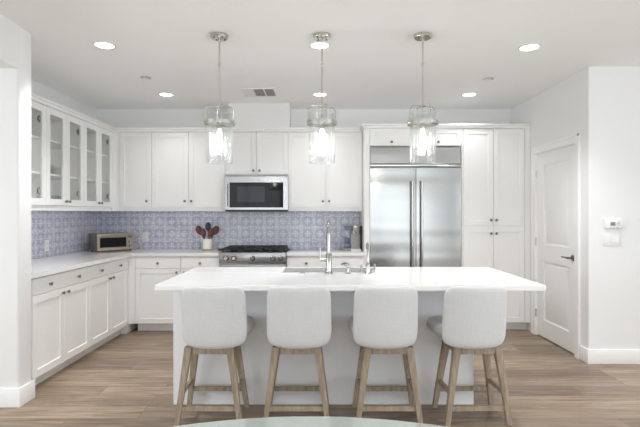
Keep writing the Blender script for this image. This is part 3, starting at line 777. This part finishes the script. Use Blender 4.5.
# utensil crock
t = thing('utensil_crock', 'white ceramic crock on the counter left of the range', 'crock', (-1.39, 5.93, .915))
MB().lathe([(0, .012), (.058, .012), (.060, .018), (.060, .135), (.054, .138), (.054, .022), (0, .022)], (0, 0, 0), 36).build('pot', 'ceramic', t)
MB().lathe([(0, 0), (.063, 0), (.063, .010), (.058, .0125), (0, .0125)], (0, 0, 0), 36).build('base_ring', 'cork', t)
def utensil(label, dx, top, hw, hh, mat, base=(0, 0), tilt=0, ydx=0.0, nm='wooden_spoon', cat='spoon'):
    b0 = Vector((base[0], base[1], .030)); tp = Vector((dx, ydx, top-hh*1.1)); dirv = (tp-b0).normalized()
    mb = MB(); mb.tube([b0, b0.lerp(tp, .5), tp+dirv*.02], [.006, .006, .008], 10)
    yy = (Vector((0, 1, 0))-dirv*dirv.y).normalized(); xx = yy.cross(dirv); q = Matrix((xx, yy, dirv)).transposed()
    def fn(p): return tp+dirv*hh*.9+q @ Vector((p.x, p.y+.010*(1-(p.x/hw)**2), p.z))
    mb.pillow(hw, hh, .006, c=.28, pw=2.2, n=12, fn=fn)
    o = mb.build(nm, mat, loc=(-1.39, 5.93, .915), ang=60); tag(o, label, cat, 'utensils in the crock')
utensil('reddish wooden spoon leaning furthest left in the crock', -.076, .262, .043, .060, 'redwood', base=(.010, .010), ydx=.0)
utensil('reddish wooden spoon leaning furthest right in the crock', .076, .262, .043, .060, 'redwood', base=(-.010, -.006), ydx=-.002)
utensil('reddish wooden spoon leaning slightly left in the crock, in front of the black spatula', -.034, .225, .033, .055, 'redwood', base=(-.012, -.026), ydx=-.027)
utensil('reddish wooden spoon leaning slightly right in the crock', .036, .225, .033, .055, 'redwood', base=(.014, -.026), ydx=-.026)
utensil('black spatula standing upright in the middle of the crock', .0, .300, .036, .055, 'black', base=(0, .035), ydx=.035, nm='spatula', cat='spatula')
# little wooden salt dish beside the range
t = thing('spoon_rest', 'small dark brown dish with a wooden scoop beside the range', 'dish', (-1.205, 5.85, .915))
MB().lathe([(0, .0), (.03, 0), (.045, .022), (.042, .024), (.026, .006), (0, .005)], (0, 0, 0), 24).build('dish', 'redwood', t)
MB().tube([(-.040, -.015, .031), (.0, .0, .014), (.015, .008, .012)], [.005, .006, .012], 10).build('scoop', 'cork', t)

# coffee maker
t = thing('coffee_maker', 'grey single cup coffee maker next to the refrigerator', 'coffee maker', (.289, 5.80, .915))
MB().box(.085, .205, .05, .27, .0, .305, .012, 3).build('body', 'plastic_g', t)
MB().box(.205, .222, .02, .27, .0, .300, .004, 2).build('side_panel', 'black', t)
MB().lathe([(0, .20), (.040, .20), (.050, .215), (.052, .30), (.045, .308), (0, .308)], (.143, .02, 0), 28).build('brew_head', 'nickel', t)
MB().box(.085, .205, -.06, .06, 0, .022, .004, 2).build('drip_tray', 'plastic_w', t)
o = MB().box(.002, .083, .04, .24, .028, .300, .012, 3).build('water_tank', 'tank', t)
MB().box(.002, .083, .04, .24, .0, .027, .004, 2).build('tank_base', 'plastic_g', t)
MB().box(.000, .085, .035, .245, .300, .310, .003, 2).build('tank_lid', 'plastic_g', t)

# outlets on the backsplash
def outlet(loc, rz, label, w=.074, h=.118, cat='outlet', grp=None):
    t = thing('wall_outlet', label, cat, loc, rz, grp)
    MB().box(-w/2, w/2, -.006, 0, -h/2, h/2, .002, 2).build('cover_plate', 'plastic_w', t)
    for z in (-.024, .024):
        r_ = MB().box(-.016, .016, -.0075, -.005, z-.015, z+.015, .002, 1).build('receptacle', 'plastic_w', t)
        MB().box(-.008, -.005, -.0082, -.007, z-.006, z+.006).box(.005, .008, -.0082, -.007, z-.006, z+.006).build('slot', 'dark', r_)
outlet(((144.8-320)/78.5, BY-.010, 1.066), 0, 'white outlet on the back wall tiles right of the toaster oven')
outlet((LX+.010, 480*2.85/(320-46.5), 1.03), PI/2, 'white outlet on the left wall tiles near the wing wall')
outlet((LX+.010, 480*2.85/(320-86.5), 1.06), PI/2, 'white outlet on the left wall tiles beside the toaster oven')

# thermostat and switches on the right return wall
t = thing('thermostat', 'white thermostat with a small dark screen above the light switches', 'thermostat', (2.655, RY, 1.272))
MB().box(-.080, .080, -.026, 0, -.045, .048, .010, 3).build('housing', 'plastic_w', t)
MB().box(-.032, .012, -.0275, -.025, -.016, .016).build('screen', 'display', t)
for dx, dz in ((.040, .012), (.040, -.012), (.028, 0), (.052, 0), (-.03, -.034), (0, -.034), (.03, -.034)):
    MB().box(dx-.006, dx+.006, -.028, -.025, dz-.004, dz+.004, .001, 1).build('button', 'plastic_g', t)
t = thing('light_switch', 'white three gang light switch plate below the thermostat', 'light switch', (2.65, RY, 1.135))
MB().box(-.083, .083, -.006, 0, -.058, .058, .002, 2).build('cover_plate', 'plastic_w', t)
for dx in (-.046, 0, .046): MB().box(dx-.016, dx+.016, -.009, -.005, -.033, .033, .0015, 1).build('rocker', 'plastic_w', t)

# ------------------------------------------------------------------ ceiling
def downlight(x, y, label, power=9):
    t = thing('recessed_light', label, 'ceiling light', (x, y, CH), 0, 'recessed lights in the ceiling')
    MB().lathe([(.088, 0), (.090, -.004), (.074, -.008), (.068, -.003), (.068, 0)], (0, 0, 0), 36).build('trim_ring', 'plastic_w', t)
    MB().lathe([(0, -.0035), (.070, -.0035), (.070, -.001), (0, -.001)], (0, 0, 0), 36).build('diffuser', 'lamp', t)
    d = bpy.data.lights.new('lamp', 'SPOT'); d.energy = power; d.color = (.98, .985, 1); d.spot_size = math.radians(120); d.spot_blend = .8; d.shadow_soft_size = .07
    l = bpy.data.objects.new('lamp', d); C.objects.link(l); l.parent = t; l.location = (0, 0, -.02)
for x, y, lab in ((-1.705, 3.80, 'round recessed ceiling light, front row, over the left aisle'), (0.0, 3.80, 'round recessed ceiling light, front row, behind the middle pendant'),
                  (1.68, 3.85, 'round recessed ceiling light, front row, toward the door'), (-1.72, 5.37, 'round recessed ceiling light, back row, in front of the corner cabinets'),
                  (0.0, 5.37, 'round recessed ceiling light, back row, in the middle'), (1.67, 5.37, 'round recessed ceiling light, back row, in front of the pantry')):
    downlight(x, y, lab, 68 if y < 4.5 else 10)
for k, x in enumerate((-3.6, -1.7, 0.0, 1.7, 3.4)):
    for j, y in enumerate((-1.9, .2, 2.1)): downlight(x, y, 'round recessed fill light added in the unseen living area, row %s, %s' % (('by the rear windows', 'over the dining table', 'next to the kitchen')[j], ('far left', 'left', 'centre', 'right', 'far right')[k]), 20)  # extra downlights added out of view as fill for floor and ceiling
for x, y, lab in ((-1.71, 4.71, 'small round sprinkler cover in the ceiling on the left'), (1.665, 4.75, 'small round sprinkler cover in the ceiling on the right')):
    t = thing('sprinkler_cover', lab, 'sprinkler', (x, y, CH))
    MB().lathe([(.050, 0), (.052, -.004), (.034, -.006), (.034, 0)], (0, 0, 0), 28).build('ring', 'nickel', t)
    MB().lathe([(0, -.010), (.030, -.010), (.030, 0), (0, 0)], (0, 0, 0), 28).build('cap', 'plastic_w', t)
t = thing('ceiling_vent', 'rectangular grey louvred air vent in the ceiling', 'air vent', (-.665, 5.28, CH))
VW, VD = .36, .17
mb = MB(); mb.box(-VW/2, VW/2, -VD, -VD+.016, -.007, 0); mb.box(-VW/2, VW/2, VD-.016, VD, -.007, 0)
for x in (-VW/2, -VW/6-.007, VW/6-.007, VW/2-.014): mb.box(x, x+.014, -VD+.016, VD-.016, -.007, 0)
mb.build('frame', 'plastic_w', t)
MB().box(-VW/2+.01, VW/2-.01, -VD+.01, VD-.01, -.0015, 0).build('duct', 'ventgrey', t)
for q in range(3):
    mb = MB(); a = -VW/2+.014+q*VW/3; 
    for k in range(9):
        y = -VD+.03+k*.034
        mb.box(a, a+VW/3-.016, y-.010, y+.010, -.006, -.0025, mx=None)
    mb.build('louver', 'ventgrey' if q else 'plastic_w', t)

# pendants
def make_pendant():
    t = thing('pendant_light', '', 'pendant light', (0, 0, CH), 0, 'glass pendant lights over the island')
    MB().lathe([(0, -.026), (.060, -.026), (.066, -.020), (.066, 0), (0, 0)], (0, 0, 0), 36).build('canopy', 'nickel', t)
    for a in range(4): MB().lathe([(0, -.034), (.007, -.032), (.007, -.024), (0, -.024)], (.044*math.cos(a*PI/2+.7), .044*math.sin(a*PI/2+.7), 0), 12).build('canopy_screw', 'knob', t)
    mb = MB(); mb.tube([(0, 0, -.02), (0, 0, -.64)], .0065, 12); mb.lathe([(.0065, -.235), (.010, -.232), (.010, -.212), (.0065, -.209)], (0, 0, 0), 16); mb.lathe([(.0065, -.028), (.012, -.030), (.012, -.045), (.0065, -.050)], (0, 0, 0), 16)
    mb.build('rod', 'nickel', t)
    zt, zb, R = -.534, -.650, .108
    mb = MB()
    for a in (.35, .35+PI/2):
        ca, sa = math.cos(a), math.sin(a)
        mb.tube([(R*ca, R*sa, zb), (R*ca, R*sa, zt-.03), (.086*ca, .086*sa, zt), (-.086*ca, -.086*sa, zt), (-R*ca, -R*sa, zt-.03), (-R*ca, -R*sa, zb)], .0045, 8)
    mb.build('top_frame', 'nickel', t)
    mb = MB(); mb.lathe([(.107, -.645), (.113, -.645), (.113, -.672), (.107, -.672), (.107, -.645)], (0, 0, 0), 40)
    for k in range(4):
        a = .35+k*PI/2; mb.lathe([(0, .006), (.006, .006), (.006, -.004), (0, -.004)], (0, 0, 0), 10) if False else mb.tube([(.100*math.cos(a), .100*math.sin(a), -.658), (.121*math.cos(a), .121*math.sin(a), -.658)], .007, 10)
    mb.build('band', 'nickel', t)
    # seeded glass with soft vertical ribs
    mb = MB(); seg = 72
    def ring(r, z, amp): return [mb.bm.verts.new(((r+amp*math.sin(12*q*2*PI/seg))*math.cos(q*2*PI/seg), (r+amp*math.sin(12*q*2*PI/seg))*math.sin(q*2*PI/seg), z)) for q in range(seg)]
    Z = [-.575, -.62, -.70, -.80, -.90, -.958]
    outer = [ring(.0955, z, .003) for z in Z]; inner = [ring(.0915, z, .002) for z in Z]
    for S in (outer, inner):
        for A_, B2 in zip(S, S[1:]):
            for q in range(seg): mb.bm.faces.new((A_[q], A_[(q+1) % seg], B2[(q+1) % seg], B2[q]))
    for k in (0, -1):
        for q in range(seg): mb.bm.faces.new((outer[k][q], outer[k][(q+1) % seg], inner[k][(q+1) % seg], inner[k][q]))
    mb.build('glass_shade', 'shade', t, ang=50)
    MB().lathe([(0, -.635), (.016, -.635), (.021, -.645), (.021, -.700), (.016, -.706), (0, -.706)], (0, 0, 0), 24).build('socket', 'nickel', t)
    MB().lathe([(0, -.706), (.010, -.706), (.012, -.72), (.017, -.75), (.021, -.79), (.022, -.84), (.016, -.875), (0, -.886)], (0, 0, 0), 24).build('bulb', 'bulb', t)
    return t
p0 = make_pendant()
for i, (px, lab) in enumerate(((219.5, 'clear glass cylinder pendant on a nickel rod, left of the three'), (322, 'clear glass cylinder pendant on a nickel rod, middle of the three'), (422.7, 'clear glass cylinder pendant on a nickel rod, right of the three'))):
    o = p0 if i == 0 else copy_tree(p0)
    o.location = (to(px), FY, CH); o['label'] = lab

# ------------------------------------------------------------------ glass dining table at the lower edge
t = thing('dining_table', 'round glass dining table at the bottom edge of the picture', 'table', (-.03, .50, 0))
ra, rb = 1.06, .965
MB().lathe([(0, .738), (.992, .738), (1.0, .741), (1.0, .747), (.992, .750), (0, .750)], (0, 0, 0), 128, sx=ra, sy=rb).build('table_top', 'tableglass', t, ang=30)
MB().lathe([(0, 0), (.34, 0), (.34, .012), (.08, .03), (.05, .08), (.045, .60), (.07, .70), (.20, .725), (.20, .738), (0, .738)], (0, 0, 0), 40).build('pedestal', 'nickel', t)
